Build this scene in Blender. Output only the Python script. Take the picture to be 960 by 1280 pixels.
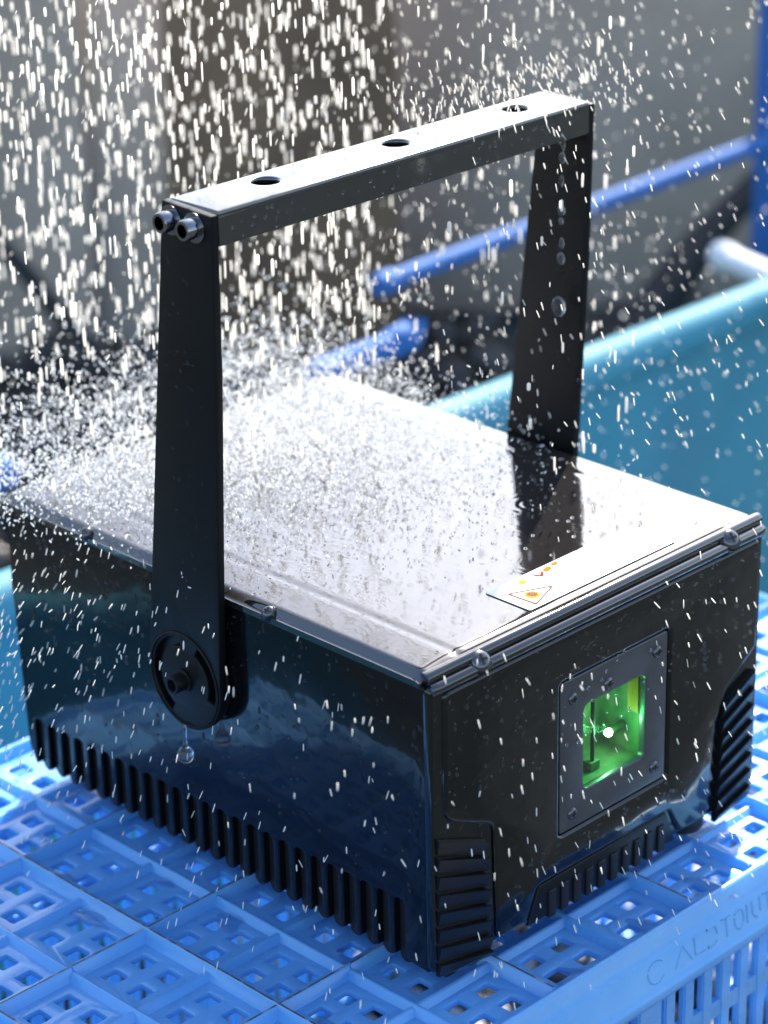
import bpy, bmesh, math, random
import numpy as np
from mathutils import Vector, Matrix
R = math.radians
rng = np.random.default_rng(7)
random.seed(7)
for o in list(bpy.data.objects): bpy.data.objects.remove(o, do_unlink=True)
scene = bpy.context.scene
COL = scene.collection

# ------------------------------------------------------------------ camera
cam_d = bpy.data.cameras.new('camera'); cam = bpy.data.objects.new('camera', cam_d); COL.objects.link(cam)
scene.camera = cam
YAW, PITCH, ROLL = R(-44.5331), R(23.5301), R(-1.2682)
fwd = Vector((-math.sin(YAW)*math.cos(PITCH), math.cos(YAW)*math.cos(PITCH), -math.sin(PITCH)))
rt = Vector((math.cos(YAW), math.sin(YAW), 0)); up = rt.cross(fwd)
r2 = rt*math.cos(ROLL)+up*math.sin(ROLL); u2 = -rt*math.sin(ROLL)+up*math.cos(ROLL)
M3 = Matrix((r2, u2, -fwd)).transposed()
cam.matrix_world = Matrix.Translation((-0.6831, -0.6694, 0.6395)) @ M3.to_4x4()
cam_d.sensor_fit = 'HORIZONTAL'; cam_d.sensor_width = 36.0
cam_d.lens = 3248.15/960*36
cam_d.clip_start = 0.05; cam_d.clip_end = 500
cam_d.dof.use_dof = True; cam_d.dof.focus_distance = 1.14; cam_d.dof.aperture_fstop = 9.5

# ------------------------------------------------------------------ sky and sun
SUN_AZ, SUN_EL = R(28), R(40)        # azimuth measured from +X towards +Y
world = bpy.data.worlds.new('World'); scene.world = world; world.use_nodes = True
wn = world.node_tree.nodes; wl = world.node_tree.links
sky = wn.new('ShaderNodeTexSky'); sky.sky_type = 'NISHITA'; sky.sun_disc = False
sky.sun_elevation = SUN_EL; sky.sun_rotation = math.pi/2-SUN_AZ
sky.air_density = 1.0; sky.dust_density = 1.3; sky.ozone_density = 1.0
bg = wn['Background']; bg.inputs[1].default_value = 0.15
wl.new(sky.outputs[0], bg.inputs[0])
sun_d = bpy.data.lights.new('sun', 'SUN'); sun_d.energy = 5.0; sun_d.angle = R(0.6); sun_d.color = (1, .96, .9)
sun = bpy.data.objects.new('sun', sun_d); COL.objects.link(sun)
to_sun = Vector((math.cos(SUN_AZ)*math.cos(SUN_EL), math.sin(SUN_AZ)*math.cos(SUN_EL), math.sin(SUN_EL)))
sun.rotation_euler = to_sun.to_track_quat('Z', 'Y').to_euler()
vs = scene.view_settings
vs.view_transform = 'Standard'; vs.look = 'None'; vs.gamma = 1.0; vs.exposure = 1.35; vs.use_curve_mapping = False
scene.render.engine = 'CYCLES'
scene.cycles.use_denoising = True
scene.cycles.max_bounces = 8; scene.cycles.transparent_max_bounces = 12
scene.cycles.sample_clamp_indirect = 6.0
scene.cycles.caustics_reflective = False; scene.cycles.caustics_refractive = False

# ------------------------------------------------------------------ materials
def node_mat(name):
    m = bpy.data.materials.new(name); m.use_nodes = True
    nt = m.node_tree; return m, nt.nodes, nt.links, nt.nodes['Principled BSDF']
def mat(name, col, rough=.4, metal=0., ior=1.5, coat=0., coat_rough=.03, col2=None, nscale=20, detail=4,
        bump=0., bscale=60, bdist=.001, rough2=None, rscale=30, lo=.35, hi=.65, spec=.5, emit=None, estr=0):
    m, N, L, P = node_mat(name)
    P.inputs['Base Color'].default_value = (*col, 1); P.inputs['Roughness'].default_value = rough
    P.inputs['Metallic'].default_value = metal; P.inputs['IOR'].default_value = ior
    P.inputs['Coat Weight'].default_value = coat; P.inputs['Coat Roughness'].default_value = coat_rough
    P.inputs['Specular IOR Level'].default_value = spec
    tc = N.new('ShaderNodeTexCoord')
    def noise(scale, det=4):
        n = N.new('ShaderNodeTexNoise'); n.inputs['Scale'].default_value = scale; n.inputs['Detail'].default_value = det
        L.new(tc.outputs['Object'], n.inputs['Vector']); return n
    if col2 is not None:
        n = noise(nscale, detail); r = N.new('ShaderNodeValToRGB')
        r.color_ramp.elements[0].position = lo; r.color_ramp.elements[1].position = hi
        r.color_ramp.elements[0].color = (*col, 1); r.color_ramp.elements[1].color = (*col2, 1)
        L.new(n.outputs['Fac'], r.inputs[0]); L.new(r.outputs[0], P.inputs['Base Color'])
    if rough2 is not None:
        n = noise(rscale); mr = N.new('ShaderNodeMapRange')
        mr.inputs['From Min'].default_value = .35; mr.inputs['From Max'].default_value = .65
        mr.inputs['To Min'].default_value = rough; mr.inputs['To Max'].default_value = rough2
        L.new(n.outputs['Fac'], mr.inputs['Value']); L.new(mr.outputs[0], P.inputs['Roughness'])
    if bump:
        n = noise(bscale, 3); b = N.new('ShaderNodeBump'); b.inputs['Strength'].default_value = bump
        b.inputs['Distance'].default_value = bdist
        L.new(n.outputs['Fac'], b.inputs['Height']); L.new(b.outputs[0], P.inputs['Normal'])
        if coat: L.new(b.outputs[0], P.inputs['Coat Normal'])
    if emit is not None:
        P.inputs['Emission Color'].default_value = (*emit, 1); P.inputs['Emission Strength'].default_value = estr
    return m
def translucent_mix(m, col, fac):
    nt = m.node_tree; N, L = nt.nodes, nt.links
    P = N['Principled BSDF']; out = N['Material Output']
    t = N.new('ShaderNodeBsdfTranslucent'); t.inputs[0].default_value = (*col, 1)
    mx = N.new('ShaderNodeMixShader'); mx.inputs[0].default_value = fac
    L.new(P.outputs[0], mx.inputs[1]); L.new(t.outputs[0], mx.inputs[2]); L.new(mx.outputs[0], out.inputs[0])
    return m

M = {}
M['paint'] = mat('wet black paint', (.0045, .0048, .0052), .2, spec=.15, coat=.9, coat_rough=.035, bump=.18, bscale=24, bdist=.004)
M['paint_side'] = mat('wet black side paint', (.0042, .0045, .0055), .2, spec=.15, coat=.45, coat_rough=.05, bump=.2, bscale=22, bdist=.004)
M['satin'] = mat('satin black steel', (.0055, .0052, .0058), .38, rough2=.5, spec=.2, bump=.05, bscale=900, bdist=.0002)
M['bar'] = mat('wet black bar', (.018, .0165, .016), .24, coat=1, coat_rough=.12, bump=.12, bscale=120, bdist=.0008, ior=1.6)
M['bar'].node_tree.nodes['Principled BSDF'].inputs['Coat IOR'].default_value = 1.7
M['dark'] = mat('dark vent plastic', (.006, .006, .007), .5)
M['rib'] = mat('black ribbed plastic', (.008, .0085, .010), .3, spec=.3, bump=.1, bscale=300, bdist=.0004)
M['plate'] = mat('grey anodised plate', (.045, .046, .052), .42, coat=.3, coat_rough=.15, col2=(.06, .06, .066), nscale=80, bump=.06, bscale=500, bdist=.0003)
M['screw'] = mat('black oxide screw', (.13, .13, .14), .25, metal=.8)
M['chrome'] = mat('wet steel bolt', (.30, .30, .31), .14, metal=1.0, bump=.2, bscale=300, bdist=.0005)
M['rubber'] = mat('black rubber', (.012, .012, .013), .6)
M['label'] = mat('white label vinyl', (.82, .81, .80), .35)
M['ink_red'] = mat('faded red ink', (.32, .035, .015), .9, spec=.03)
M['ink_orange'] = mat('faded orange ink', (.50, .15, .01), .9, spec=.03)
M['ink_yellow'] = mat('faded yellow ink', (.55, .36, .01), .9, spec=.03)
M['ink_brown'] = mat('faded brown ink', (.22, .10, .07), .9, spec=.03)
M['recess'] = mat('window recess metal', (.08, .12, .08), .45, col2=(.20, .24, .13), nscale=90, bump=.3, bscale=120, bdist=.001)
M['amber'] = mat('amber filter edge', (.65, .26, .06), .3)
M['diode'] = mat('green laser lens', (.5, 1, .6), .3, emit=(.55, 1.0, .62), estr=60)
M['crate'] = translucent_mix(mat('blue crate plastic', (.20, .55, .93), .24, col2=(.26, .62, .96), nscale=25,
        rough2=.36, rscale=60, bump=.2, bscale=55, bdist=.0012, coat=.6, coat_rough=.1), (.25, .60, 1.0), .38)
M['grime'] = mat('worn grey crate edge', (.09, .085, .085), .5, col2=(.28, .33, .45), nscale=140, lo=.5, hi=.66)
M['teal'] = translucent_mix(mat('teal plastic', (.10, .35, .45), .6, col2=(.15, .41, .49), nscale=7, bump=.1, bscale=14, bdist=.004, spec=.3), (.10, .42, .52), .30)
M['blue_pipe'] = mat('blue painted pipe', (.022, .11, .34), .75, col2=(.03, .135, .40), nscale=30)
M['concrete'] = mat('wet concrete ground', (.028, .034, .033), .85, spec=.08, col2=(.060, .066, .062), nscale=6, detail=8, bump=.4, bscale=45, bdist=.01)
M['wall'] = mat('grey rendered wall', (.38, .285, .218), .85, col2=(.58, .45, .35), nscale=4, detail=6, bump=.2, bscale=40, bdist=.01)
M['pale'] = mat('pale grey sheet', (.66, .53, .42), .7, col2=(.76, .62, .50), nscale=5)
M['brown'] = mat('dark brown board', (.13, .074, .040), .7, col2=(.23, .135, .075), nscale=6, bump=.2, bscale=30, bdist=.005)
M['black'] = mat('black webbing', (.012, .012, .012), .7)
M['green'] = mat('dark green tarpaulin', (.035, .075, .062), .5, col2=(.05, .10, .085), nscale=8)
M['white_pipe'] = mat('white plastic pipe', (.80, .80, .80), .25, coat=.5)
M['stone'] = mat('brown gravel', (.11, .085, .065), .5, col2=(.40, .37, .32), nscale=35, bump=.4, bscale=120, bdist=.003)
M['rubble'] = mat('dark wet rubble', (.022, .018, .015), .25, col2=(.10, .085, .07), nscale=14, bump=.4, bscale=90, bdist=.004)
M['spray'] = translucent_mix(mat('glint-white water spray', (.97, .95, .91), .12, ior=1.33), (1.0, .95, .87), .6)  # white translucent body stands in for sun glints on clear drops
M['splash'] = translucent_mix(mat('glint-white splash', (.98, .98, .98), .12, ior=1.33), (1.0, .99, .97), .55)  # whiter than the spray; the sun sparkle is put into the colour
# clear water beads
m, N, L, P = node_mat('clear water')
P.inputs['Base Color'].default_value = (1, 1, 1, 1); P.inputs['Transmission Weight'].default_value = 1
P.inputs['IOR'].default_value = 1.33; P.inputs['Roughness'].default_value = .02
M['water'] = m
m, N, L, P = node_mat('whitened water bead')
P.inputs['Base Color'].default_value = (1, 1, 1, 1); P.inputs['Transmission Weight'].default_value = 1; P.inputs['IOR'].default_value = 1.33; P.inputs['Roughness'].default_value = .03
M['bead'] = translucent_mix(m, (.95, .97, 1.0), .10)  # milky white share puts extra brightness into otherwise clear beads
# window glass: faint green transparent pane with reflections
m, N, L, P = node_mat('window glass')
out = N['Material Output']; tr = N.new('ShaderNodeBsdfTransparent'); tr.inputs[0].default_value = (.78, .95, .82, 1)
gl = N.new('ShaderNodeBsdfGlossy'); gl.inputs['Roughness'].default_value = .04
def facing_mix(N, L, lo, hi):
    lw = N.new('ShaderNodeLayerWeight'); lw.inputs[0].default_value = .5
    pw = N.new('ShaderNodeMath'); pw.operation = 'POWER'; pw.inputs[1].default_value = 4
    mr = N.new('ShaderNodeMapRange'); mr.inputs['To Min'].default_value = lo; mr.inputs['To Max'].default_value = hi
    L.new(lw.outputs['Facing'], pw.inputs[0]); L.new(pw.outputs[0], mr.inputs['Value']); return mr.outputs[0]
mx = N.new('ShaderNodeMixShader'); L.new(facing_mix(N, L, .04, .9), mx.inputs[0])
L.new(tr.outputs[0], mx.inputs[1]); L.new(gl.outputs[0], mx.inputs[2]); L.new(mx.outputs[0], out.inputs[0])
M['glass'] = m
m, N, L, P = node_mat('thin water film'); out = N['Material Output']
tr = N.new('ShaderNodeBsdfTransparent'); tr.inputs[0].default_value = (.93, .96, .99, 1); gl = N.new('ShaderNodeBsdfGlossy'); gl.inputs['Roughness'].default_value = .05
mx = N.new('ShaderNodeMixShader'); L.new(facing_mix(N, L, .03, .95), mx.inputs[0])
L.new(tr.outputs[0], mx.inputs[1]); L.new(gl.outputs[0], mx.inputs[2]); L.new(mx.outputs[0], out.inputs[0])
M['film'] = m
# wet lid: glossy black under a rippled film of water
m, N, L, P = node_mat('rain-wet lid')
P.inputs['Base Color'].default_value = (.016, .014, .0128, 1); P.inputs['Roughness'].default_value = .10; P.inputs['IOR'].default_value = 1.5
P.inputs['Coat Weight'].default_value = 1; P.inputs['Coat Roughness'].default_value = .03; P.inputs['Coat IOR'].default_value = 2.05; P.inputs['Specular IOR Level'].default_value = .25
tc = N.new('ShaderNodeTexCoord')
n1 = N.new('ShaderNodeTexNoise'); n1.inputs['Scale'].default_value = 110; n1.inputs['Detail'].default_value = 3; n1.inputs['Distortion'].default_value = .6
mp = N.new('ShaderNodeMapping'); mp.inputs['Scale'].default_value = (1, .55, 1); mp.inputs['Rotation'].default_value = (0, 0, R(45))
L.new(tc.outputs['Object'], mp.inputs[0]); L.new(mp.outputs[0], n1.inputs['Vector'])
b1 = N.new('ShaderNodeBump'); b1.inputs['Strength'].default_value = .22; b1.inputs['Distance'].default_value = .001
sx = N.new('ShaderNodeVectorMath'); sx.operation = 'DOT_PRODUCT'; sx.inputs[1].default_value = (-.30, .95, 0)
L.new(tc.outputs['Object'], sx.inputs[0]); rg = N.new('ShaderNodeMapRange'); rg.inputs['From Min'].default_value = .06; rg.inputs['From Max'].default_value = .24
rg.inputs['To Min'].default_value = .08; rg.inputs['To Max'].default_value = .55
L.new(sx.outputs['Value'], rg.inputs['Value']); L.new(rg.outputs[0], b1.inputs['Strength'])
L.new(n1.outputs['Fac'], b1.inputs['Height']); L.new(b1.outputs[0], P.inputs['Normal']); L.new(b1.outputs[0], P.inputs['Coat Normal'])
M['lid'] = m

M['lip'] = mat('wet lid lip', (.006, .006, .007), .15, coat=1, coat_rough=.05, bump=.1, bscale=60, bdist=.001, ior=1.4)
M['lip'].node_tree.nodes['Principled BSDF'].inputs['Coat IOR'].default_value = 1.75
# ------------------------------------------------------------------ helpers
def tag(o, label=None, cat=None, group=None, kind=None):
    if label: o['label'] = label
    if cat: o['category'] = cat
    if group: o['group'] = group
    if kind: o['kind'] = kind
    return o
def empty(name, loc=(0, 0, 0)):
    o = bpy.data.objects.new(name, None); o.empty_display_size = .02; COL.objects.link(o); o.location = loc; return o
def link(name, me, m, parent=None, smooth=None):
    o = bpy.data.objects.new(name, me); COL.objects.link(o)
    if m is not None:
        for k in (m if isinstance(m, (list, tuple)) else [m]): me.materials.append(M[k])
    if smooth is not None:
        for p in me.polygons: p.use_smooth = True
        if smooth < 180:
            me.set_sharp_from_angle(angle=R(smooth))
    if parent is not None:
        o.parent = parent
        pw = Matrix.Identity(4); q = parent
        while q is not None: pw = q.matrix_parent_inverse @ q.matrix_basis @ pw; q = q.parent
        o.matrix_parent_inverse = pw.inverted()
    return o
def bm_new(): return bmesh.new()
def fin(bm, name, m, parent=None, smooth=35, bevel=0, seg=2):
    if bevel:
        ed = [e for e in bm.edges if len(e.link_faces) == 2 and e.calc_face_angle(0) > R(30)]
        bmesh.ops.bevel(bm, geom=ed, offset=bevel, segments=seg, affect='EDGES', profile=.5, clamp_overlap=True)
    bmesh.ops.recalc_face_normals(bm, faces=bm.faces)
    me = bpy.data.meshes.new(name); bm.to_mesh(me); bm.free()
    return link(name, me, m, parent, smooth)
def add_box(bm, x0, x1, y0, y1, z0, z1):
    v = [bm.verts.new((x, y, z)) for x in (x0, x1) for y in (y0, y1) for z in (z0, z1)]
    for f in ((0, 1, 3, 2), (4, 6, 7, 5), (0, 4, 5, 1), (2, 3, 7, 6), (0, 2, 6, 4), (1, 5, 7, 3)): bm.faces.new([v[i] for i in f])
    return v
def add_hex(bm, pts):   # 8 points: 4 back, 4 front, same winding
    v = [bm.verts.new(p) for p in pts]
    for f in ((0, 1, 2, 3), (7, 6, 5, 4), (0, 4, 5, 1), (1, 5, 6, 2), (2, 6, 7, 3), (3, 7, 4, 0)): bm.faces.new([v[i] for i in f])
def frame_of(d):
    d = Vector(d).normalized(); a = Vector((0, 0, 1)) if abs(d.z) < .9 else Vector((1, 0, 0))
    u = d.cross(a).normalized(); return d, u, d.cross(u)
def add_lathe(bm, base, axis, prof, seg=24, cap=True):   # prof: (distance along axis, radius)
    d, u, w = frame_of(axis); base = Vector(base); rings = []
    for t, r in prof:
        rings.append([bm.verts.new(base+d*t+(u*math.cos(2*math.pi*k/seg)+w*math.sin(2*math.pi*k/seg))*max(r, 1e-5)) for k in range(seg)])
    for a, b in zip(rings, rings[1:]):
        for k in range(seg): bm.faces.new((a[k], a[(k+1) % seg], b[(k+1) % seg], b[k]))
    if cap: bm.faces.new(rings[0][::-1]); bm.faces.new(rings[-1])
def add_tube(bm, pts, r, seg=12):
    pts = [Vector(p) for p in pts]; rings = []
    for i, p in enumerate(pts):
        d = (pts[min(i+1, len(pts)-1)]-pts[max(i-1, 0)]).normalized(); _, u, w = frame_of(d)
        rr = r[i] if isinstance(r, (list, tuple)) else r
        rings.append([bm.verts.new(p+(u*math.cos(2*math.pi*k/seg)+w*math.sin(2*math.pi*k/seg))*rr) for k in range(seg)])
    for a, b in zip(rings, rings[1:]):
        for k in range(seg): bm.faces.new((a[k], a[(k+1) % seg], b[(k+1) % seg], b[k]))
    bm.faces.new(rings[0][::-1]); bm.faces.new(rings[-1])
def rounded(pts, r, seg=5):     # round the corners of a polygon
    out = []; n = len(pts)
    for i in range(n):
        p = Vector(pts[i]); a = Vector(pts[i-1])-p; b = Vector(pts[(i+1) % n])-p
        rr = r[i] if isinstance(r, (list, tuple)) else r
        if rr <= 0: out.append(tuple(p)); continue
        a.normalize(); b.normalize(); ang = a.angle(b); d = rr/math.tan(ang/2)
        for k in range(seg+1):
            t = k/seg; p0 = p+a*d; p1 = p+b*d
            q = p0*(1-t)**2+p*2*t*(1-t)+p1*t*t; out.append(tuple(q))
    return out
def rect(x0, x1, y0, y1, r=0, seg=5):
    pts = [(x0, y0), (x1, y0), (x1, y1), (x0, y1)]
    return rounded(pts, r, seg) if r else pts
def circle(cx, cy, r, n=28): return [(cx+r*math.cos(2*math.pi*k/n), cy+r*math.sin(2*math.pi*k/n)) for k in range(n)]
def plate_mesh(loops, thick, bevel, basis, bres=2):
    """outline + holes in (u,v); basis maps (u,v,w) to 3-D; w runs -thick/2..thick/2 including bevel"""
    cu = bpy.data.curves.new('tmp', 'CURVE'); cu.dimensions = '2D'; cu.fill_mode = 'BOTH'
    cu.extrude = max(thick/2-bevel, 1e-5); cu.bevel_depth = bevel; cu.bevel_resolution = bres; cu.offset = -bevel
    for lp in loops:
        s = cu.splines.new('POLY'); s.points.add(len(lp)-1); s.use_cyclic_u = True
        for p, q in zip(s.points, lp): p.co = (q[0], q[1], 0, 1)
    ob = bpy.data.objects.new('tmp', cu); COL.objects.link(ob)
    dg = bpy.context.evaluated_depsgraph_get(); dg.update()
    me = bpy.data.meshes.new_from_object(ob.evaluated_get(dg))
    bpy.data.objects.remove(ob); bpy.data.curves.remove(cu)
    me.transform(basis)
    bm = bm_new(); bm.from_mesh(me); bmesh.ops.remove_doubles(bm, verts=bm.verts, dist=1e-6)
    bmesh.ops.recalc_face_normals(bm, faces=bm.faces); bm.to_mesh(me); bm.free()
    return me
def XZ(y): return Matrix(((1, 0, 0, 0), (0, 0, 1, y), (0, 1, 0, 0), (0, 0, 0, 1)))    # (u,v,w) -> (x=u, y=y+w, z=v)
def YZ(x): return Matrix(((0, 0, 1, x), (1, 0, 0, 0), (0, 1, 0, 0), (0, 0, 0, 1)))    # (u,v,w) -> (x=x+w, y=u, z=v)
def XY(z): return Matrix.Translation((0, 0, z))
def plate(name, loops, thick, bevel, basis, m, parent, smooth=30, bres=2):
    return link(name, plate_mesh(loops, thick, bevel, basis, bres), m, parent, smooth)
def copy_obj(o, parent, mw):
    c = o.copy(); COL.objects.link(c); c.parent = parent; c.matrix_parent_inverse = Matrix.Identity(4); c.matrix_basis = mw; return c

# ------------------------------------------------------------------ the setting
W, D, H = .2248, .290, .150
GZ = -.30
bm = bm_new(); bmesh.ops.create_grid(bm, x_segments=60, y_segments=60, size=60)
for v in bm.verts: v.co.z = GZ
tag(fin(bm, 'ground', 'concrete', smooth=None), kind='structure')

def vdir(s, t): return Vector(((t+s)/math.sqrt(2), (t-s)/math.sqrt(2), 0))    # s to the right, t away from the camera
def board(name, s0, s1, t0, th, z1, m, label, cat, lean=0, bevel=.006):
    bm = bm_new(); pts = []
    for tt in (t0, t0+th):
        for s, z in ((s0, GZ), (s1, GZ), (s1, z1), (s0, z1)):
            p = vdir(s, tt+(z-GZ)*lean); pts.append((p.x, p.y, z))
    add_hex(bm, pts)
    return tag(fin(bm, name, m, bevel=bevel), label, cat)
board('low_wall', -2.4, 2.4, 1.75, .12, .16, 'wall', 'low grey rendered wall across the blurred background', 'wall')
board('dark_board', -.235, -.008, 1.50, .02, .15, 'brown', 'dark brown board standing behind the falling water', 'board', lean=.1)
board('pale_sheet', -.345, -.17, 1.60, .012, .14, 'pale', 'pale grey sheet leaning behind the dark brown board', 'sheet', lean=.05)
board('grey_panel', -.75, -.322, 1.56, .015, .15, 'wall', 'mid grey panel standing at the far left behind the rain', 'panel', lean=.05)

# teal board with a rounded top edge, standing behind the crate
tb = empty('teal_board', (.5, .50, GZ)); tag(tb, 'teal plastic board with bright rounded rim behind the projector', 'board')
bm = bm_new(); ny = 2
prof = [(.500, GZ), (.500, -.045), (.512, -.045), (.512, GZ)]
xs = np.linspace(-.6, 1.5, 43)
rings = [[bm.verts.new((x, y+.003*math.sin(x*5), z)) for y, z in prof] for x in xs]
for a, b in zip(rings, rings[1:]):
    for k in range(4): bm.faces.new((a[k], a[(k+1) % 4], b[(k+1) % 4], b[k]))
bm.faces.new(rings[0]); bm.faces.new(rings[-1])
fin(bm, 'board_panel', 'teal', tb)
bm = bm_new(); add_tube(bm, [(x, .504+.003*math.sin(x*5), -.032) for x in xs], .017, 14)
fin(bm, 'rolled_rim', 'teal', tb, smooth=60)

# blue pipe frame beyond the board
bf = empty('blue_pipe', (.9, .70, GZ)); tag(bf, 'blue painted pipe rail with upright post behind the handle', 'pipe')
bm = bm_new(); add_tube(bm, [(.655, .690, 0), (1.45, .728, 0)], .0074, 16); fin(bm, 'rail', 'blue_pipe', bf, smooth=60)
bm = bm_new(); add_tube(bm, [(1.19, .724, GZ), (1.19, .724, .30)], .0125, 16); fin(bm, 'post', 'blue_pipe', bf, smooth=60)
bm = bm_new(); add_lathe(bm, (.650, .690, 0), (1, 0, 0), [(0, .007), (.003, .0095), (.02, .0095), (.022, .0085)], 16); fin(bm, 'end_cap', 'blue_pipe', bf)
bm = bm_new(); add_tube(bm, [(1.40, .726, 0), (1.40, .726, GZ)], .010, 12); fin(bm, 'leg', 'blue_pipe', bf, smooth=60)
bf2 = empty('blue_pipe', (.3, .59, GZ)); tag(bf2, 'lower blue pipe ending in a round elbow just above the lid', 'pipe')
bm = bm_new(); add_tube(bm, [(.485, .586, 0), (.57, .588, 0), (.588, .588, .003), (.592, .590, .012)], .0095, 16); fin(bm, 'rail', 'blue_pipe', bf2, smooth=60)
bm = bm_new(); add_lathe(bm, (.575, .588, .001), (1, 0, .1), [(-.012, .0095), (-.008, .0115), (.010, .0115), (.013, .0095), (.0135, .003)], 18); fin(bm, 'elbow', 'blue_pipe', bf2, smooth=50)
bm = bm_new(); add_tube(bm, [(.495, .590, 0), (.495, .590, GZ)], .010, 12); fin(bm, 'leg', 'blue_pipe', bf2, smooth=60)
bf3 = empty('blue_pipe', (.15, .605, GZ)); tag(bf3, 'short blue pipe stub at the far left edge behind the splash', 'pipe')
bm = bm_new(); add_tube(bm, [(.02, .604, 0), (  .232, .604, 0)], .0115, 16); fin(bm, 'rail', 'blue_pipe', bf3, smooth=60)
bm = bm_new(); add_tube(bm, [(.12, .606, 0), (.12, .606, GZ)], .010, 12); fin(bm, 'leg', 'blue_pipe', bf3, smooth=60)
wp = empty('white_pipe', (.94, .58, GZ)); tag(wp, 'white plastic pipe end resting on the teal rim', 'pipe')
bm = bm_new(); add_tube(bm, [(.9385, .577, -.022), (.918, .516, -.020), (.87, .38, -.016)], .0108, 18)
fin(bm, 'pipe_body', 'white_pipe', wp, smooth=60)
bm = bm_new(); add_lathe(bm, (.941, .585, -.022), (-.32, -.95, .02), [(0, .0105), (.003, .0125), (.018, .0125), (.02, .0108)], 18); fin(bm, 'pipe_collar', 'white_pipe', wp)
def hose(pts, r, label):
    bm = bm_new(); add_tube(bm, pts, r, 14)
    return tag(fin(bm, 'black_hose', 'black', smooth=60), label, 'hose')
hose([(1.60, .90, .02), (1.407, .856, -.077), (1.35, .842, -.091), (1.28, .841, -.124), (1.217, .834, -.148), (1.156, .823, -.179), (1.092, .818, -.221), (1.03, .80, -.27), (.96, .80, GZ+.016), (.86, .83, GZ+.016)],
     [.012, .012, .014, .016, .020, .022, .020, .018, .016, .016], 'thick black hose hanging down at the right behind the teal rim')
hose([(.735, 1.38, -.055), (.732, 1.319, -.09), (.736, 1.244, -.139), (.743, 1.208, -.173), (.752, 1.15, -.215), (.765, 1.08, -.262), (.78, 1.02, GZ+.010)],
     [.006, .007, .009, .010, .009, .009, .009], 'thin black hose slanting to the ground at the far left behind the falling water')
n = 1500
t_ = rng.uniform(.95, 1.66, n); s_ = rng.uniform(-.5, .75, n); px_, py_ = (t_+s_)/math.sqrt(2), (t_-s_)/math.sqrt(2)
ok_ = py_ > .64; n = int(ok_.sum())
RUBBLE = np.stack([px_[ok_], py_[ok_], np.full(n, GZ)+rng.uniform(.0, .03, n)], 1)
bm = bm_new()
g = [[bm.verts.new((x, y, GZ+.006+.006*math.sin(x*17)*math.cos(y*23))) for y in np.linspace(.86, 1.10, 9)] for x in np.linspace(.5, 1.6, 30)]
for a, b in zip(g, g[1:]):
    for k in range(8): bm.faces.new((a[k], b[k], b[k+1], a[k+1]))
tag(fin(bm, 'green_tarpaulin', 'green', smooth=60), 'dark green tarpaulin strip on the ground beyond the teal board', 'tarpaulin')

# gravel under and around the crate
def scatter(name, cen, dirs, leng, rad, m, seg=6, prof=((-.5, .35), (-.40, .85), (0, 1.), (.40, .85), (.5, .35))):
    """many small capsule drops in one mesh (numpy)"""
    n = len(cen); dirs = dirs/np.linalg.norm(dirs, axis=1, keepdims=True)
    ref = np.where(np.abs(dirs[:, 2:3]) < .9, np.array([[0, 0, 1.]]), np.array([[1., 0, 0]]))
    u = np.cross(dirs, ref); u /= np.linalg.norm(u, axis=1, keepdims=True); w = np.cross(dirs, u)
    k = len(prof); nv = k*seg; V = np.zeros((n, nv, 3))
    for i, (t, r) in enumerate(prof):
        for j in range(seg):
            a = 2*math.pi*j/seg
            V[:, i*seg+j] = cen+dirs*(t*leng)[:, None]+(u*math.cos(a)+w*math.sin(a))*(rad*r)[:, None]
    F = []
    for i in range(k-1):
        for j in range(seg): F.append((i*seg+j, i*seg+(j+1) % seg, (i+1)*seg+(j+1) % seg, (i+1)*seg+j))
    F = np.array(F); caps = [list(range(seg))[::-1], list(range((k-1)*seg, k*seg))]
    quads = (F[None]+(np.arange(n)*nv)[:, None, None]).reshape(-1, 4)
    cp = (np.array(caps)[None]+(np.arange(n)*nv)[:, None, None]).reshape(-1, seg)
    me = bpy.data.meshes.new(name); me.vertices.add(n*nv); me.vertices.foreach_set('co', V.reshape(-1))
    loops = np.concatenate([quads.reshape(-1), cp.reshape(-1)])
    me.loops.add(len(loops)); me.loops.foreach_set('vertex_index', loops.astype(np.int32))
    starts = np.concatenate([np.arange(len(quads))*4, len(quads)*4+np.arange(len(cp))*seg])
    me.polygons.add(len(starts)); me.polygons.foreach_set('loop_start', starts.astype(np.int32))
    me.update(calc_edges=True); me.validate()
    me.polygons.foreach_set('use_smooth', np.ones(len(me.polygons), dtype=bool))
    return link(name, me, m)
n = 2600
c = np.stack([rng.uniform(-.35, .7, n), rng.uniform(-.3, .46, n), np.full(n, GZ)+rng.uniform(0, .012, n)], 1)
d = rng.normal(size=(n, 3)); tag(scatter('gravel', c, d, rng.uniform(.010, .03, n), rng.uniform(.005, .012, n), 'stone', 6),
    'brown and grey gravel on the ground beneath the blue crate', 'gravel', kind='stuff')

n = len(RUBBLE)
tag(scatter('rubble', RUBBLE, rng.normal(size=(n, 3)), rng.uniform(.02, .06, n), rng.uniform(.008, .024, n), 'rubble', 6),
    'dark wet rubble on the ground between the teal board and the wall', 'rubble', kind='stuff')
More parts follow.
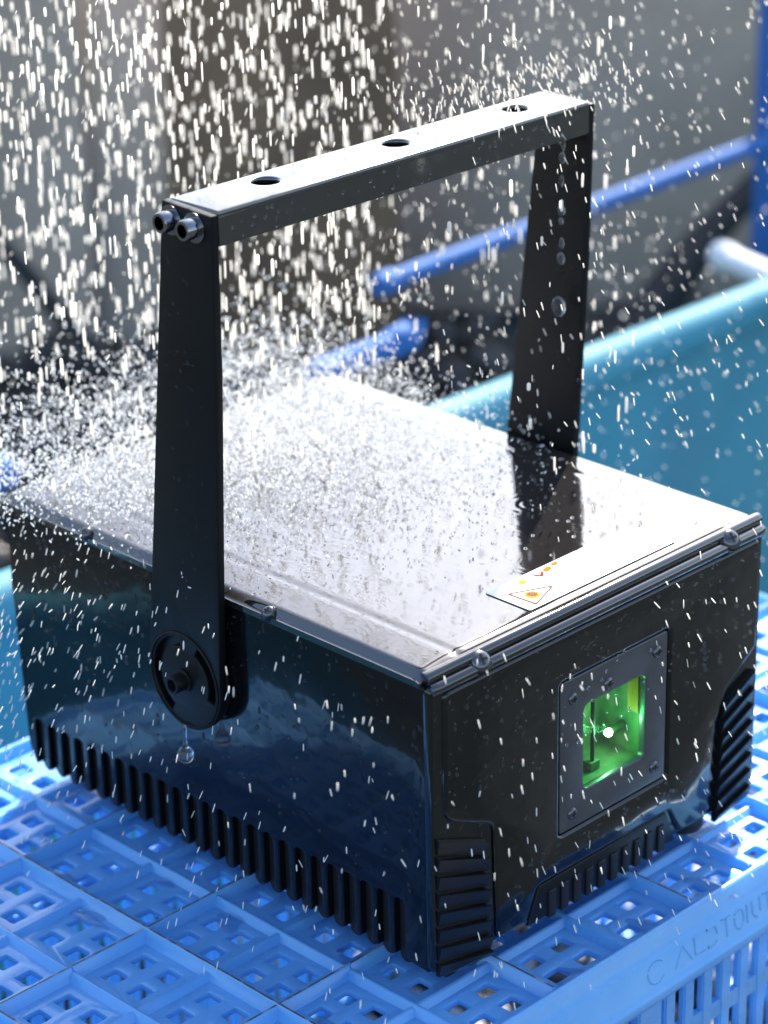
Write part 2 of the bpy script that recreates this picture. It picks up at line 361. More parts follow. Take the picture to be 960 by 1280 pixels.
# ------------------------------------------------------------------ blue crate
crate = empty('plastic_crate', (.12, .145, GZ))
tag(crate, 'upturned blue plastic crate with square-holed bottom under the projector', 'crate')
cx = [-.160, -.116, -.0725, -.029, .0135, .0675, .1135, .1615, .2085, .2555, .3025, .3495, .3965]
cy = [-.0148, .024, .068, .113, .157, .2045, .249, .2925]
mid = lambda a: [(p+q)/2 for p, q in zip(a, a[1:])]
X0, X1, Y0, Y1 = -.183, .421, -.0335, .318
xb = [X0]+mid(cx)+[X1]; yb = [Y0]+mid(cy)+[Y1]
FZ = -.0140                                  # upper side of the crate bottom
cw, ch, hh, hs = .046, .0445, .0048, .0088
cell_me = plate_mesh([rect(-cw/2, cw/2, -ch/2, ch/2)]+[rect(sx*hs-hh, sx*hs+hh, sy*hs-hh, sy*hs+hh, .0013, 3) for sx in (-1, 1) for sy in (-1, 1)],
                     .0034, .0007, XY(FZ-.0017), 1)
cell_me.materials.append(M['crate'])
for p in cell_me.polygons: p.use_smooth = True
cell_me.set_sharp_from_angle(angle=R(40))
inv = Matrix.Translation(-crate.location)
for i in range(len(cx)):
    for j in range(len(cy)):
        o = bpy.data.objects.new('floor_cell', cell_me); COL.objects.link(o); o.parent = crate
        o.location = Vector(((xb[i]+xb[i+1])/2, (yb[j]+yb[j+1])/2, 0))-crate.location
        o.scale = ((xb[i+1]-xb[i])/cw, (yb[j+1]-yb[j])/ch, 1)
def rib(axis, pos, a, b, top, w_top, w_bot, main, name='floor_rib'):
    """rib with sloping sides; the crest face carries the worn-edge material"""
    prof = [(-w_bot/2, FZ-.001), (-w_top*.9, FZ+(top-FZ)*.35), (-w_top/2, top-.0006), (-w_top*.3, top), (w_top*.3, top), (w_top/2, top-.0006), (w_top*.9, FZ+(top-FZ)*.35), (w_bot/2, FZ-.001)]
    bm = bm_new(); A = []
    N_ = max(2, int((b-a)/.02))
    for t in np.linspace(a, b, N_):
        j = random.uniform(-.00025, .00025)
        A.append([bm.verts.new((pos+u+j, t, z) if axis == 'y' else (t, pos+u+j, z)) for u, z in prof])
    for p, q in zip(A, A[1:]):
        for k in range(7):
            f = bm.faces.new((p[k], p[k+1], q[k+1], q[k]))
            if main and k == 3: f.material_index = 1
    bm.faces.new(A[0]); bm.faces.new(A[-1][::-1])
    return fin(bm, name, ['crate', 'grime'], crate, smooth=70)
for i, x in enumerate(xb[1:-1]):
    main = i % 2 == 0
    rib('y', x, Y0, Y1, -.0078 if main else -.0105, .0018 if main else .0026, .0085, main)
for j, y in enumerate(yb[1:-1]):
    main = j % 2 == 1
    for i in range(len(cx)):
        rib('x', y, xb[i]+.0005, xb[i+1]-.0005, -.0084 if main else -.0112, .0018 if main else .0028, .0082, main)
# rim: a profile swept round the four sides (outward offset, height)
rim_prof = [(-.004, FZ-.004), (-.002, FZ-.001), (0, -.0092), (.0012, -.0082), (.0026, -.0082), (.0038, -.0096), (.0050, -.0165), (.0062, -.0175), (.0076, -.0182),
            (.0098, -.0320), (.0108, -.0328), (.0122, -.0335), (.0128, -.0352), (.0126, -.0385), (.0112, -.0402), (.0094, -.0398), (.0080, -.0385)]
def side(n_axis, sign, c0, a, b, name):
    bm = bm_new(); A = []
    for t in np.linspace(0, 1, 40):
        row = []
        for off, z in rim_prof:
            o_ = max(off, 0); tt = (a-o_)+(b-a+2*o_)*t
            row.append(bm.verts.new((tt, c0+sign*off, z) if n_axis == 'y' else (c0+sign*off, tt, z)))
        A.append(row)
    for p, q in zip(A, A[1:]):
        for k in range(len(rim_prof)-1): bm.faces.new((p[k], p[k+1], q[k+1], q[k]))
    return fin(bm, name, 'crate', crate, smooth=60)
side('y', -1, Y0, X0, X1, 'rim_side'); side('y', 1, Y1, X0, X1, 'rim_side')
side('x', -1, X0, Y0, Y1, 'rim_side'); side('x', 1, X1, Y0, Y1, 'rim_side')
# slatted sides
def slat_mesh(wd, z0, z1, th):
    bm = bm_new(); add_box(bm, -wd/2, wd/2, -th/2, th/2, z0, z1)
    ed = list(bm.edges); bmesh.ops.bevel(bm, geom=ed, offset=.0009, segments=2, affect='EDGES')
    me = bpy.data.meshes.new('slat'); bm.to_mesh(me); bm.free(); me.materials.append(M['crate'])
    return me
thin, wide = slat_mesh(.0076, GZ+.012, -.0375, .0042), slat_mesh(.0165, GZ+.012, -.0372, .006)
def put(me, name, x, y, rz=0):
    o = bpy.data.objects.new(name, me); COL.objects.link(o); o.parent = crate
    o.location = Vector((x, y, 0))-crate.location; o.rotation_euler = (0, 0, rz); return o
yf, yk = Y0-.0088, Y1+.0088; xl, xr = X0-.0088, X1+.0088
def row(axis, fixed, a, b):
    t = a; k = 0
    while t < b:
        w_ = k % 11 == 0
        if w_: put(wide, 'post', *( (t+.004, fixed) if axis == 'x' else (fixed, t+.004)), 0 if axis == 'x' else math.pi/2); t += .0195
        else: put(thin, 'slat', *((t, fixed) if axis == 'x' else (fixed, t)), 0 if axis == 'x' else math.pi/2); t += .0137
        k += 1
row('x', yf, .086-.1565*2+.004+.0005*0-.0, X1); row('x', yk, X0, X1); row('y', xl, Y0, Y1); row('y', xr, Y0, Y1)
for z in (-.066, -.118, -.170, -.222):
    for (x0, x1, y0, y1) in ((X0-.007, X1+.007, yf-.0016, yf+.0016), (X0-.007, X1+.007, yk-.0016, yk+.0016), (xl-.0016, xl+.0016, Y0-.006, Y1+.006), (xr-.0016, xr+.0016, Y0-.006, Y1+.006)):
        bm = bm_new(); add_box(bm, x0, x1, y0, y1, z-.0045, z+.0045); fin(bm, 'cross_bar', 'crate', crate, bevel=.001)
for (x0, x1, y0, y1) in ((X0-.013, X1+.013, yf-.004, yf+.003), (X0-.013, X1+.013, yk-.003, yk+.004), (xl-.004, xl+.003, Y0-.004, Y1+.004), (xr-.003, xr+.004, Y0-.004, Y1+.004)):
    bm = bm_new(); add_box(bm, x0, x1, y0, y1, GZ+.0005, GZ+.014); fin(bm, 'base_band', 'crate', crate, bevel=.002)
# raised lettering on the front rim band (only a C and worn strokes can be made out)
def on_band(x, v, lift=0):     # v 0..1 up the sloping text band
    o0, z0, o1, z1 = .0098, -.0320, .0076, -.0182
    return Vector((x, Y0-(o0+(o1-o0)*v)-lift, z0+(z1-z0)*v))
def stroke(pts, r=.0006):
    bm = bm_new(); add_tube(bm, [on_band(x, v, -.00062) for x, v in pts], r*1.6, 8); return fin(bm, 'raised_letter', 'crate', crate, smooth=60)
stroke([(.101+.0062*math.cos(a), .5+.40*math.sin(a)) for a in np.linspace(.7, 5.6, 16)])
x = .114
for kind in ('A', 'L', 'D', 'T', 'O', 'I', 'U', 'T', 'T'):
    if kind == 'A': stroke([(x, .15), (x+.006, .85), (x+.012, .15)]); x += .0145
    elif kind == 'L': stroke([(x, .85), (x, .2), (x+.007, .2)]); x += .0095
    elif kind == 'D': stroke([(x, .15), (x, .85), (x+.006, .8), (x+.007, .5), (x+.006, .2), (x, .15)]); x += .0105
    elif kind == 'T': stroke([(x, .85), (x+.007, .85)]); stroke([(x+.0035, .85), (x+.0035, .15)]); x += .0095
    elif kind == 'O': stroke([(x+.0035+.0035*math.cos(a), .5+.36*math.sin(a)) for a in np.linspace(0, 6.283, 14)]); x += .0095
    elif kind == 'I': stroke([(x, .15), (x, .85)]); x += .004
    elif kind == 'U': stroke([(x, .85), (x, .35), (x+.003, .15), (x+.006, .35), (x+.006, .85)]); x += .0085

# ------------------------------------------------------------------ the projector
pj = empty('laser_projector', (W/2, D/2, -.008))
tag(pj, 'black stage laser projector with U-shaped handle and glowing green window', 'projector')
# walls
sl_p, sl_w, sl_n, sl_y0 = .01058, .0068, 25, .021
ol = [(.004, .002), (.004, .1425), (D-.004, .1425), (D-.002, .10), (D-.006, .012), (D-.011, .002)]
bottom = []
for k in range(sl_n-1, -1, -1):
    yc = sl_y0+k*sl_p; zt = .0325-.004*k/sl_n
    bottom += [(yc+sl_w/2, .003), (yc+sl_w/2, zt-.0015), (yc+sl_w/2-.0015, zt), (yc-sl_w/2+.0015, zt), (yc-sl_w/2, zt-.0015), (yc-sl_w/2, .003)]
plate('side_wall', [ol+bottom], .005, .0009, YZ(.0025), 'paint_side', pj)
plate('side_wall', [[(.004, .002), (.004, .1425), (D-.004, .1425), (D-.008, .002)]], .005, .0009, YZ(W-.0025), 'paint_side', pj)
plate('back_wall', [[(.005, .002), (W-.005, .002), (W-.005, .1425), (.005, .1425)]], .005, .0009, XZ(D-.0045), 'paint', pj)
bm = bm_new(); add_box(bm, .006, W-.006, .006, D-.008, .003, .006); fin(bm, 'base_plate', 'dark', pj)
# dark rounded fins showing in the side vents
fin_me = plate_mesh([[(-.0041, .036), (-.0041, .0022)]+[(.0041*math.cos(a), .0022+.0041*math.sin(a)) for a in np.linspace(math.pi, 2*math.pi, 9)][1:-1]+[(.0041, .0022), (.0041, .036)]], .004, .0006, YZ(.0058), 1)
for k in range(sl_n):
    o = bpy.data.objects.new('vent_fin', fin_me); COL.objects.link(o); o.parent = pj
    o.location = Vector((0, sl_y0+k*sl_p, 0))-pj.location
fin_me.materials.append(M['dark'])
# front: base panel and the raised cover with its window opening
wx0, wx1, wz0, wz1 = .0805, .1545, .0385, .1145
ox0, ox1, oz0, oz1 = .0965, .1393, .0550, .0980
plate('front_panel', [rect(0, W, .002, .1425, .004), rect(wx0-.001, wx1+.001, wz0-.001, wz1+.001, .002)], .005, .0012, XZ(.0025), 'paint', pj)
cov = rounded([(.0065, .1385), (.0065, .0765), (.0365, .0625), (.0385, .003), (.058, .003), (.0655, .0185), (.158, .0185), (.166, .003),
               (.188, .003), (.192, .052), (.2005, .068), (.2215, .082), (.2215, .1385)], [.004, .012, .006, .003, .003, .004, .004, .003, .003, .004, .005, .004, .004], 6)
plate('front_cover', [cov, rect(wx0-.0006, wx1+.0006, wz0-.0006, wz1+.0006, .0025)], .0048, .0022, XZ(.0006), 'paint', pj, bres=4)
# ribbed corner blocks
def louvers(x_out, x_in, z_top, n_):
    blk = empty('corner_block', (0, 0, 0)); blk.parent = pj; blk.matrix_parent_inverse = pj.matrix_basis.inverted()
    sg = 1 if x_in > x_out else -1
    for k in range(n_):
        z = z_top-k*.0089; sl = .42-.028*k; w_ = x_in+sg*.0004*k-x_out
        a, b = x_out, x_out+w_
        za, zb = z, z-abs(w_)*sl
        hgt = .0076
        za2, zb2 = max(za-hgt, .0008), max(zb-hgt, .0008-.004)
        bm = bm_new()
        add_hex(bm, [(a, .0012, za), (b, .0012, zb), (b, .0012, zb2), (a, .0012, za2), (a, -.0024, za-.0006), (b, -.0034, zb-.0006), (b, -.0014, zb2), (a, -.0008, za2)])
        fin(bm, 'louver', 'rib', blk, bevel=.0007)
    return blk
louvers(.0022, .0322, .0700, 8)
louvers(W-.0040, .1965, .0695, 8)
# lower front vent
bm = bm_new(); add_box(bm, .060, .164, .0004, .002, .0005, .0165)
plate('vent_panel', [[(.060, .0), (.164, .0), (.157, .0175), (.067, .0175)]], .0016, .0004, XZ(.0), 'rib', pj); bm.free()
for k in range(10):
    x = .0755+k*.0086
    plate('vent_slot', [rect(x-.0024, x+.0024, -.0015, .0125, .0006)], .0024, .0003, XZ(-.0006), 'dark', pj)
# window
wf = plate('window_frame', [rect(wx0, wx1, wz0, wz1, .0018), rect(ox0, ox1, oz0, oz1, .004)], .004, .0007, XZ(.0009), 'plate', pj)
def screw(name, c, axis, r, parent, m='screw', cross=True):
    bm = bm_new(); add_lathe(bm, c, axis, [(-.001, r), (r*.12, r), (r*.34, r*.82), (r*.44, r*.45), (r*.46, 0.0002)], 20)
    o = fin(bm, name, m, parent, smooth=50)
    if cross:
        d, u, w_ = frame_of(axis); c = Vector(c)
        bm = bm_new()
        for a, b in ((u, w_), (w_, u)):
            p = []
            for h in (.30, .50):
                for s, t in ((-1, -1), (1, -1), (1, 1), (-1, 1)):
                    p.append(c+d*(r*h)+a*(s*r*.52)+b*(t*r*.12))
            add_hex(bm, p)
        fin(bm, 'cross_slot', 'dark', o, smooth=None)
    return o
for x, z in ((.0888, .1045), (.1470, .1062), (.1463, .0468), (.0890, .0462), (.1128, .1030)):
    screw('screw', (x, -.0010, z), (0, -1, 0), .0030, wf)
plate('window_glass', [rect(ox0-.002, ox1+.002, oz0-.002, oz1+.002, .002)], .0012, .0002, XZ(.0036), 'glass', wf)
bm = bm_new()     # recess behind the pane: five inner faces
a0, a1, b0, b1, dp = ox0-.004, ox1+.004, oz0-.004, oz1+.004, .030
v = [bm.verts.new(p) for p in ((a0, .0045, b0), (a1, .0045, b0), (a1, .0045, b1), (a0, .0045, b1), (a0, dp, b0), (a1, dp, b0), (a1, dp, b1), (a0, dp, b1))]
for f in ((4, 5, 6, 7), (0, 1, 5, 4), (3, 7, 6, 2), (0, 4, 7, 3), (1, 2, 6, 5)): bm.faces.new([v[i] for i in f])
fin(bm, 'window_recess', 'recess', wf, smooth=None)
bm = bm_new(); add_box(bm, a1-.0012, a1-.0002, .0056, .0118, .074, b1-.0008); fin(bm, 'filter_strip', 'amber', wf, bevel=.0005)
bm = bm_new(); add_tube(bm, [(.1195, .0135, b0+.0005), (.1195, .0135, b1-.0005)], .0010, 10); fin(bm, 'mirror_post', 'dark', wf, smooth=60)
bm = bm_new(); add_box(bm, .1165, .1225, .0115, .0165, b0+.0005, b0+.0045); fin(bm, 'mirror_base', 'recess', wf, bevel=.0008)
bm = bm_new(); add_tube(bm, [(.1432, .0150, .0645), (.1310, .0130, .0662)], [.0022, .0018], 12); fin(bm, 'lens_holder', 'recess', wf, smooth=60)
bm = bm_new(); add_lathe(bm, (.1290, .0120, .0665), (-.45, -1, .2), [(-.002, .0012), (-.0012, .0016), (.0006, .0016), (.0012, .0011), (.0015, .0002)], 18); fin(bm, 'laser_lens', 'diode', wf, smooth=60)
ld = bpy.data.lights.new('laser_glow', 'POINT'); ld.energy = .008; ld.color = (.03, 1.0, .26); ld.shadow_soft_size = .002
lo = bpy.data.objects.new('laser_glow', ld); COL.objects.link(lo); lo.location = (.1262, .0100, .0690)
# lid
def lid_z(x, y):
    e = min(x, W-x); z = .1500
    # border strips along the two sides fall away slightly, the middle is almost flat
    if e < .022: z -= .0022*((.022-e)/.022)**1.0
    k = math.exp(-((e-.022)/.0022)**2); z -= .00055*k
    if e < .004: z -= .0035*((.004-e)/.004)**2
    if y < .009: z -= .0008*((.009-y)/.004)**2
    eb = D-y
    if eb < .006: z -= .003*((.006-eb)/.006)**2
    # shallow bowing and rain ripples
    z += .0002*math.sin(x*31+.6)*math.sin(y*24)
    for (rx, ry, am, ls) in ((.1593, .0867, .00022, .0042), (.197, .035, .00016, .0040), (.150, .055, .00006, .003), (.06, .12, .00008, .004), (.12, .18, .0001, .004), (.035, .07, .00006, .004), (.09, .225, .0001, .004)):
        r_ = math.hypot(x-rx, y-ry)
        if r_ < .016: z += am*math.cos(r_/ls*2*math.pi)*math.exp(-r_/.006)
    return z
nx, ny = 190, 230
xs = np.concatenate([np.linspace(-.0012, .005, 8)[:-1], np.linspace(.005, W-.005, nx), np.linspace(W-.005, W+.0012, 8)[1:]])
ys = np.concatenate([np.linspace(.0050, .012, 8)[:-1], np.linspace(.012, D-.006, ny), np.linspace(D-.006, D+.001, 8)[1:]])
bm = bm_new()
g = [[bm.verts.new((x, y, lid_z(min(max(x, 0), W), y))) for y in ys] for x in xs]
for a, b in zip(g, g[1:]):
    for k in range(len(ys)-1): bm.faces.new((a[k], b[k], b[k+1], a[k+1]))
low = {}
def lowv(i, j):
    if (i, j) not in low:
        c_ = g[i][j].co; low[(i, j)] = bm.verts.new((c_.x, c_.y, .1415))
    return low[(i, j)]
nX, nY = len(xs)-1, len(ys)-1
for i in range(nX):
    for j in (0, nY): bm.faces.new((g[i][j], g[i+1][j], lowv(i+1, j), lowv(i, j)))
for j in range(nY):
    for i in (0, nX): bm.faces.new((g[i][j], g[i][j+1], lowv(i, j+1), lowv(i, j)))
lid = fin(bm, 'lid', 'lid', pj, smooth=50)
# the rolled front lip of the lid and the case lip below it
bm = bm_new(); add_tube(bm, [(.0004, .0034, .1460), (.003, .0030, .1464), (W-.003, .0030, .1464), (W-.0004, .0034, .1460)], .0029, 16); fin(bm, 'rolled_lip', 'lip', lid, smooth=60)
bm = bm_new(); add_tube(bm, [(.0010, .0012, .1413), (.004, .0002, .1416), (W-.004, .0002, .1416), (W-.0010, .0012, .1413)], .0030, 16); fin(bm, 'case_lip', 'lip', pj, smooth=60)
bm = bm_new(); add_box(bm, -.0004, .004, .004, D-.003, .1408, .1420); fin(bm, 'gasket', 'rubber', pj)
for (x, y, z, ax, r_) in ((.0297, -.0006, .1450, (-.15, -.75, .66), .0048), (.1990, -.0006, .1450, (-.15, -.75, .66), .0048), (-.0002, .0985, .1462, (-.6, 0, .8), .0030), (-.0002, .225, .1462, (-.6, 0, .8), .0030)):
    screw('lid_screw', (x, y, z), ax, r_, lid)
    bm = bm_new(); dv = Vector(ax).normalized()
    add_lathe(bm, Vector((x, y, z))-dv*.004, dv, [(0, r_*1.25), (.0036, r_*1.25), (.0044, r_*1.08), (.0044, r_*.2)], 20); fin(bm, 'screw_boss', 'paint', lid, smooth=40)
# warning label
lz = .15045
lb = plate('warning_label', [rect(.0715, .1705, .0088, .0355, .0012)], .0004, .00015, XY(lz), 'label', lid)
lb['label'] = 'white warning sticker with laser triangle'
def ink(name, loops, m, z=.00034): return plate(name, loops, .0002, .00005, XY(lz+z), m, lb, bres=0)
tri = [(.0765, .0275), (.0775, .0105), (.0975, .0180)]
cen = (sum(p[0] for p in tri)/3, sum(p[1] for p in tri)/3)
ink('triangle_outline', [rounded(tri, .001, 3), rounded([(cen[0]+(p[0]-cen[0])*.86, cen[1]+(p[1]-cen[1])*.86) for p in tri], .001, 3)], 'ink_brown')
star = []
for k in range(24):
    a = 2*math.pi*k/24; rr = .0030 if k % 2 else .0016; star.append((cen[0]+rr*math.cos(a), cen[1]+rr*math.sin(a)))
ink('burst_halo', [circle(cen[0], cen[1], .0034)], 'ink_yellow'); ink('burst_mark', [star], 'ink_brown', .00050)
ink('print_mark', [rounded([(.0890, .0285), (.0925, .0290), (.0915, .0325), (.0885, .0315)], .0008, 3)], 'ink_yellow')
ink('print_mark', [[(.0985, .0325), (.0995, .0325), (.1010, .0295), (.1045, .0320), (.1050, .0312), (.1020, .0282), (.1005, .0282)]], 'ink_red')
ink('print_mark', [rounded([(.1055, .0295), (.1105, .0305), (.1110, .0335), (.1060, .0328)], .001, 3)], 'ink_orange')
ink('print_mark', [rounded([(.1125, .0315), (.1165, .0322), (.1170, .0345), (.1130, .0342)], .001, 3)], 'ink_orange')
# feet
for x, y in ((.031, .013), (.187, .013), (.031, D-.03), (.187, D-.03)):
    bm = bm_new(); add_lathe(bm, (x, y, -.0078), (0, 0, 1), [(0, .0088), (.0015, .0100), (.008, .0105), (.0105, .0105)], 26); fin(bm, 'rubber_foot', 'rubber', pj, smooth=50)
# handle: two arms and a bar
PV = (.1482, .0985)
def arc(cx_, cy_, r_, a0_, a1_, n_=20): return [(cx_+r_*math.cos(a), cy_+r_*math.sin(a)) for a in np.linspace(R(a0_), R(a1_), n_)]
arm_ol = rounded([(.1452, .3258), (.1142, .3246)], 0)+[(.1160, .25), (.1208, .165)]+arc(PV[0], PV[1], .0246, 172, 366, 30)+[(.1658, .157), (.1520, .27)]
def arc_slot(r0, r1, a0_, a1_): return arc(PV[0], PV[1], r1, a0_, a1_, 22)+arc(PV[0], PV[1], r0, a1_, a0_, 22)
slots = [arc_slot(.0165, .0212, 118, 198), arc_slot(.0165, .0212, -62, 84)]
ARM_X = (-.0066, W+.0066)
for s, x in zip((-1, 1), ARM_X):
    arm = plate('handle_arm', [arm_ol]+slots, .0042, .0006, YZ(x), 'satin', pj)
    bm = bm_new()
    ro = x+s*.0018     # raised ring round the pivot
    add_lathe(bm, (ro, *PV), (s, 0, 0), [(0, .0236), (.0007, .0236), (.0011, .0230), (.0011, .0226), (.0002, .0222)], 48, cap=False); fin(bm, 'pivot_ring', 'satin', arm, smooth=40)
    bm = bm_new(); add_lathe(bm, (x-s*.0022, *PV), (s, 0, 0), [(-.0030, .0230), (0.0, .0230), (0.0001, .001)], 40); fin(bm, 'pivot_disc', 'dark', arm, smooth=40)
    bm = bm_new(); add_lathe(bm, (x+s*.0018, *PV), (s, 0, 0), [(0, .0056), (.0014, .0056), (.0018, .0043), (.0075, .0043), (.0080, .0039), (.0080, .0030), (.0048, .0026), (.0048, .0001)], 28); fin(bm, 'pivot_bolt', 'satin', arm, smooth=40)
    for (y, z) in ((.1392, .3184), (.1246, .3180)):
        bm = bm_new(); add_lathe(bm, (x+s*.0018, y, z), (s, 0, 0), [(0, .0066), (.0010, .0066), (.0012, .0046), (.0068, .0046), (.0074, .0042), (.0074, .0030)], 28, cap=False)
        b_ = fin(bm, 'cap_bolt', 'chrome', arm, smooth=40)
        bm = bm_new(); add_lathe(bm, (x+s*.0018, y, z), (s, 0, 0), [(.0030, .0031), (.0034, .0031)], 6); fin(bm, 'hex_socket', 'dark', b_, smooth=None)
bx0, bx1 = ARM_X[0]+.0021, ARM_X[1]-.0021
bar_me = plate_mesh([rect(bx0, bx1, .1142, .1452)]+[circle(hx, .1330, .0060) for hx in (.0393, .1186, .1978)], .0034, .0014, XY(.3243), 3)
bm = bm_new(); bm.from_mesh(bar_me)
add_box(bm, bx0, bx1, .1142, .1168, .3108, .3232); add_box(bm, bx0, bx1, .1426, .1452, .3108, .3232); add_box(bm, bx0, bx1, .1167, .1427, .3106, .3128)
fin(bm, 'handle_bar', 'bar', pj, smooth=35)

# ------------------------------------------------------------------ water
def bead(name, c, rx, ry, rz, label, parent=None, tail=None):
    bm = bm_new(); bmesh.ops.create_uvsphere(bm, u_segments=20, v_segments=14, radius=1)
    for v in bm.verts: v.co = Vector((v.co.x*rx, v.co.y*ry, v.co.z*rz))+Vector(c)
    if tail:
        add_tube(bm, [(c[0]+tail[0]*t, c[1]+tail[1]*t, c[2]+rz*.8+tail[2]*t) for t in (0, .3, .7, 1)], [.0016, .0008, .0007, .0011], 10)
    o = fin(bm, name, 'bead', parent, smooth=180); tag(o, label, 'water drop'); return o
bead('water_drop', (-.0098, .1489, .0600), .0038, .0038, .0044, 'large hanging water drop with thin tail below the handle pivot', tail=(0, -.0006, .0125))
fx = .2222
bead('water_drop', (fx, .1262, .2233), .0030, .0038, .0052, 'largest clear drop before the far handle arm, lowest of its drip line')
tr_l = ['second lowest drop of the drip line before the far handle arm', 'third drop up in the drip line before the far handle arm', 'fourth drop up in the drip line before the far handle arm',
        'fifth drop up in the drip line before the far handle arm', 'sixth drop up in the drip line before the far handle arm', 'seventh drop up in the drip line before the far handle arm', 'topmost drop of the drip line before the far handle arm']
for l_, (y, z, a, b) in zip(tr_l, ((.1249, .2481, .0020, .0030), (.1245, .2560, .0013, .0028), (.1250, .2670, .0013, .0017), (.1247, .2725, .0019, .0026), (.1248, .2870, .0012, .0030), (.1244, .2985, .0017, .0026), (.1240, .3055, .0011, .0040))):
    bead('water_drop', (fx, y, z), a*.9, a, b, l_)

def to_xy(s, t): return (t+s)/math.sqrt(2), (t-s)/math.sqrt(2)
# falling rain over the rear left half of the lid
n = 3300
s = np.where(rng.random(n) < .935, rng.uniform(-.36, -.02, n), rng.uniform(-.02, .11, n)); t = rng.uniform(.155, .50, n)
x, y = to_xy(s, t); z = rng.uniform(.155, .46, n)
c = np.stack([x, y, z], 1)
keep = ~((np.abs(y-.13) < .022) & (x > -.02) & (x < W+.02) & (z < .335)) | (z > .335)
c = c[keep]; n = len(c)
d = np.stack([rng.normal(0, .015, n), rng.normal(0, .015, n), np.ones(n)], 1)
tag(scatter('falling_water', c, d, rng.uniform(.0035, .0098, n), .00042+.00050*rng.random(n)**1.5, 'spray', 8, ((-.5, .35), (-.43, .85), (-.3, 1.), (.3, 1.), (.43, .85), (.5, .35))),
    'shower of bright water drops falling onto the rear of the lid', 'rain', kind='stuff')
# splash thrown up from the lid
n = 20000
x = rng.uniform(-.03, W+.01, n); y = rng.uniform(.05, D+.06, n)
hgt = rng.exponential(.013, n)
dens = 1/(1+np.exp(((x-y)/math.sqrt(2)+.015)/.025)); keep = rng.random(n) < dens/(1+np.exp(-((x+y)/math.sqrt(2)-.165)/.018))
on = (x > 0) & (x < W) & (y < D)
c = np.stack([x, y, .1508+hgt-.004*(~on)], 1)[keep]
n = len(c); d = np.stack([rng.normal(0, .5, n), rng.normal(0, .5, n), rng.uniform(.3, 1.2, n)], 1)
tag(scatter('splash_droplets', c, d, rng.uniform(.0006, .0022, n), rng.uniform(.00018, .00050, n), 'splash', 6, ((-.5, .4), (-.2, .95), (.2, .95), (.5, .4))),
    'dense splash of sparkling droplets over the rear of the lid', 'splash', kind='stuff')
n = 16000                                 # low dense glitter where the shower hits
x = rng.uniform(-.004, W+.004, n); y = rng.uniform(.06, D+.004, n); hgt = rng.exponential(.0045, n)
keep = rng.random(n) < 1/(1+np.exp(((x-y)/math.sqrt(2)+.03)/.03))/(1+np.exp(-((x+y)/math.sqrt(2)-.19)/.02))
c = np.stack([x, y, .1506+hgt], 1)[keep]; n = len(c)
d = np.stack([rng.normal(0, .7, n), rng.normal(0, .7, n), rng.uniform(.3, 1.2, n)], 1)
tag(scatter('splash_glitter', c, d, rng.uniform(.0005, .0016, n), rng.uniform(.00018, .00042, n), 'splash', 5, ((-.5, .4), (-.2, .95), (.2, .95), (.5, .4))),
    'low glittering layer of splash on the rear of the lid', 'splash', kind='stuff')
# fine spray all round: short flying droplets in front of the sides, round the handle and in the air behind
parts = []
def vol(n, x0, x1, y0, y1, z0, z1): parts.append(np.stack([rng.uniform(x0, x1, n), rng.uniform(y0, y1, n), rng.uniform(z0, z1, n)], 1))
vol(280, -.075, -.012, -.02, D, .0, .16); vol(420, -.10, -.012, .17, D+.02, .06, .155); vol(300, -.02, W+.06, -.07, -.012, .0, .165)
vol(700, .10, W+.06, .0, .30, .158, .36); vol(260, .17, W+.14, .10, .26, .29, .37); vol(260, .14, W+.03, .10, .16, .326, .340); vol(1200, .0, .45, .2, .5, .10, .40); vol(900, W+.012, .55, .0, .3, .0, .34)
c = np.concatenate(parts)
bad = (np.abs(c[:, 1]-.13) < .026) & (np.abs(c[:, 0]+.0066) < .006)
c = c[~bad]; n = len(c)
d = np.stack([(c[:, 0]-.11)*2.2+rng.normal(0, .16, n), (c[:, 1]-.15)*2.2+rng.normal(0, .16, n), -rng.uniform(.5, 1.0, n)], 1)
tag(scatter('fine_spray', c, d, rng.uniform(.0018, .0042, n), rng.uniform(.00017, .00034, n), 'spray', 6, ((-.5, .5), (-.3, 1.), (.3, 1.), (.5, .5))),
    'fine spray of tiny droplets flying round the projector', 'spray', kind='stuff')
n = 45
c = np.stack([rng.uniform(.35, 1.05, n), rng.uniform(.33, .62, n), rng.uniform(-.06, .16, n)], 1); d = np.stack([rng.normal(0, .3, n), rng.normal(0, .3, n), np.ones(n)], 1)
r_ = rng.uniform(.0006, .0016, n)
tag(scatter('stray_drops', c, d, r_*2.2, r_, 'spray', 8, ((-.5, .35), (-.3, .85), (0, 1.), (.3, .85), (.5, .35))), 'larger stray drops glinting in front of the teal board', 'water drops', kind='stuff')
# beads standing on the wet lid, bar and sides
n = 170
x = rng.uniform(.004, W-.004, n); y = rng.uniform(.012, D-.01, n)
c = np.stack([x, y, np.array([lid_z(a, b) for a, b in zip(x, y)])+.0002], 1)
d = np.tile(np.array([[0, 0, 1.]]), (n, 1)); r_ = rng.uniform(.0004, .0011, n)
tag(scatter('lid_beads', c, d, r_*1.1, r_, 'water', 10, ((-.5, .9), (-.1, 1.), (.25, .8), (.45, .4))), 'small water beads standing on the wet lid', 'water beads', kind='stuff')
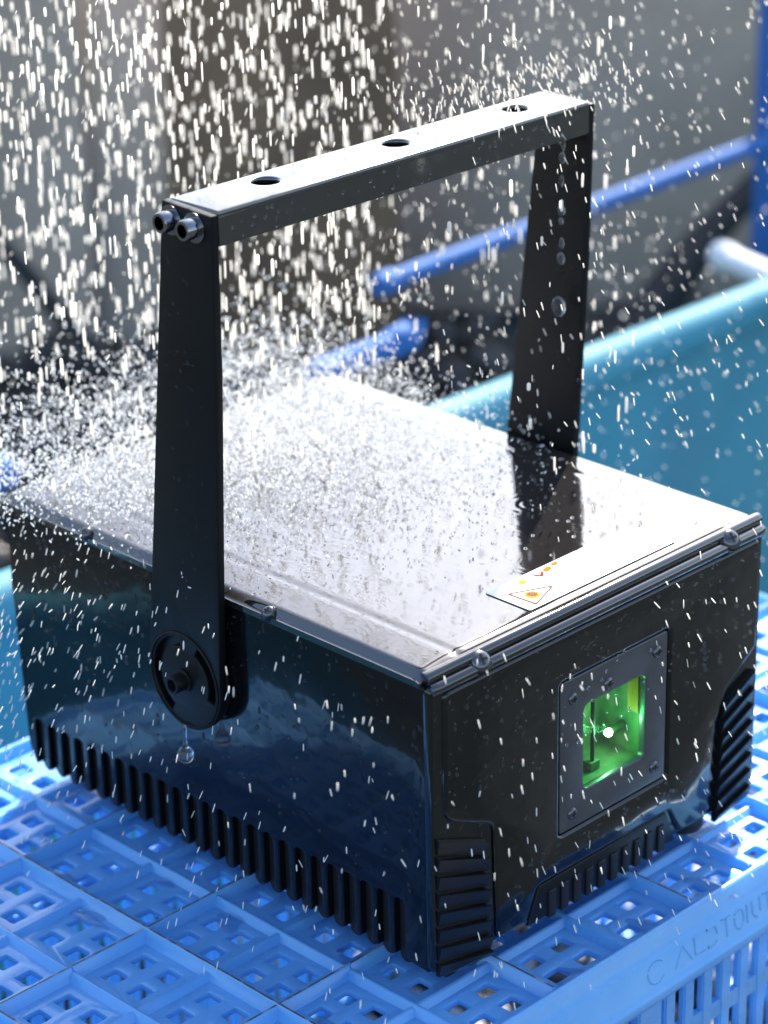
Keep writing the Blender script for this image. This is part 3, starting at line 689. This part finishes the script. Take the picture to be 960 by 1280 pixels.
# beads and short runs of water clinging to the sides, the front and the arms
cs, ds, ls, rs = [], [], [], []
def cling(n, f, axis):
    for k in range(n):
        p = f(); cs.append(p); ds.append((0, 0, 1)); r0 = rng.uniform(.0003, .0009); rs.append(r0); ls.append(r0*rng.choice([2.0, 2.4, 3.2, 7.0], p=[.4, .3, .2, .1]))
cling(260, lambda: (-.0001, rng.uniform(.004, D-.01), .038+.10*rng.random()**.7), 'x')
cling(130, lambda: (rng.uniform(.008, W-.006), -.0020, rng.uniform(.08, .137)), 'y')
cling(40, lambda: (rng.uniform(.045, .18), -.0020, rng.uniform(.022, .036)), 'y')
cling(50, lambda: (ARM_X[0]-.0021, rng.uniform(.126, .150), rng.uniform(.13, .30)), 'x')
cling(70, lambda: (ARM_X[1]-.0022, rng.uniform(.118, .142), rng.uniform(.16, .30)), 'x')
cling(60, lambda: (rng.uniform(0, W), .1141, rng.uniform(.3115, .322)), 'y')
cling(26, lambda: (rng.uniform(0, W), rng.uniform(.116, .122), .3102), 'z')
tag(scatter('clinging_beads', np.array(cs), np.array(ds, float), np.array(ls), np.array(rs), 'bead', 8, ((-.5, .3), (-.35, .8), (-.1, 1.), (.2, .8), (.5, .25))),
    'small beads and runs of water clinging to the black case and handle', 'water beads', kind='stuff')
print('tris', sum(len(o.data.polygons) for o in COL.objects if o.type == 'MESH'))

# puddles lying in the cells of the crate bottom
bm = bm_new()
for k in range(46):
    i = int(rng.integers(0, len(cx))); j = int(rng.integers(0, len(cy)))
    px = (xb[i] if rng.random() < .5 else xb[i+1]); px += (.0075 if px == xb[i] else -.0075); py = cy[j]+rng.uniform(-.012, .012)
    if rng.random() < .5: px = cx[i]+rng.uniform(-.012, .012); py = yb[j]+.0075
    rx, ry = rng.uniform(.003, .0075), rng.uniform(.004, .012); ph = rng.uniform(0, 6.28, 3); top = []; bot = []
    for q in range(22):
        a = 2*math.pi*q/22; w_ = 1+.22*math.sin(2*a+ph[0])+.16*math.sin(3*a+ph[1])+.10*math.sin(5*a+ph[2])
        top.append(bm.verts.new((px+rx*w_*.86*math.cos(a), py+ry*w_*.86*math.sin(a), FZ+.0010))); bot.append(bm.verts.new((px+rx*w_*math.cos(a), py+ry*w_*math.sin(a), FZ+.0001)))
    bm.faces.new(top); bm.faces.new(bot[::-1])
    for q in range(22): bm.faces.new((bot[q], bot[(q+1) % 22], top[(q+1) % 22], top[q]))
tag(fin(bm, 'puddles', 'film', smooth=60), 'shallow puddles of clear water in the cells of the crate', 'puddles', kind='stuff')
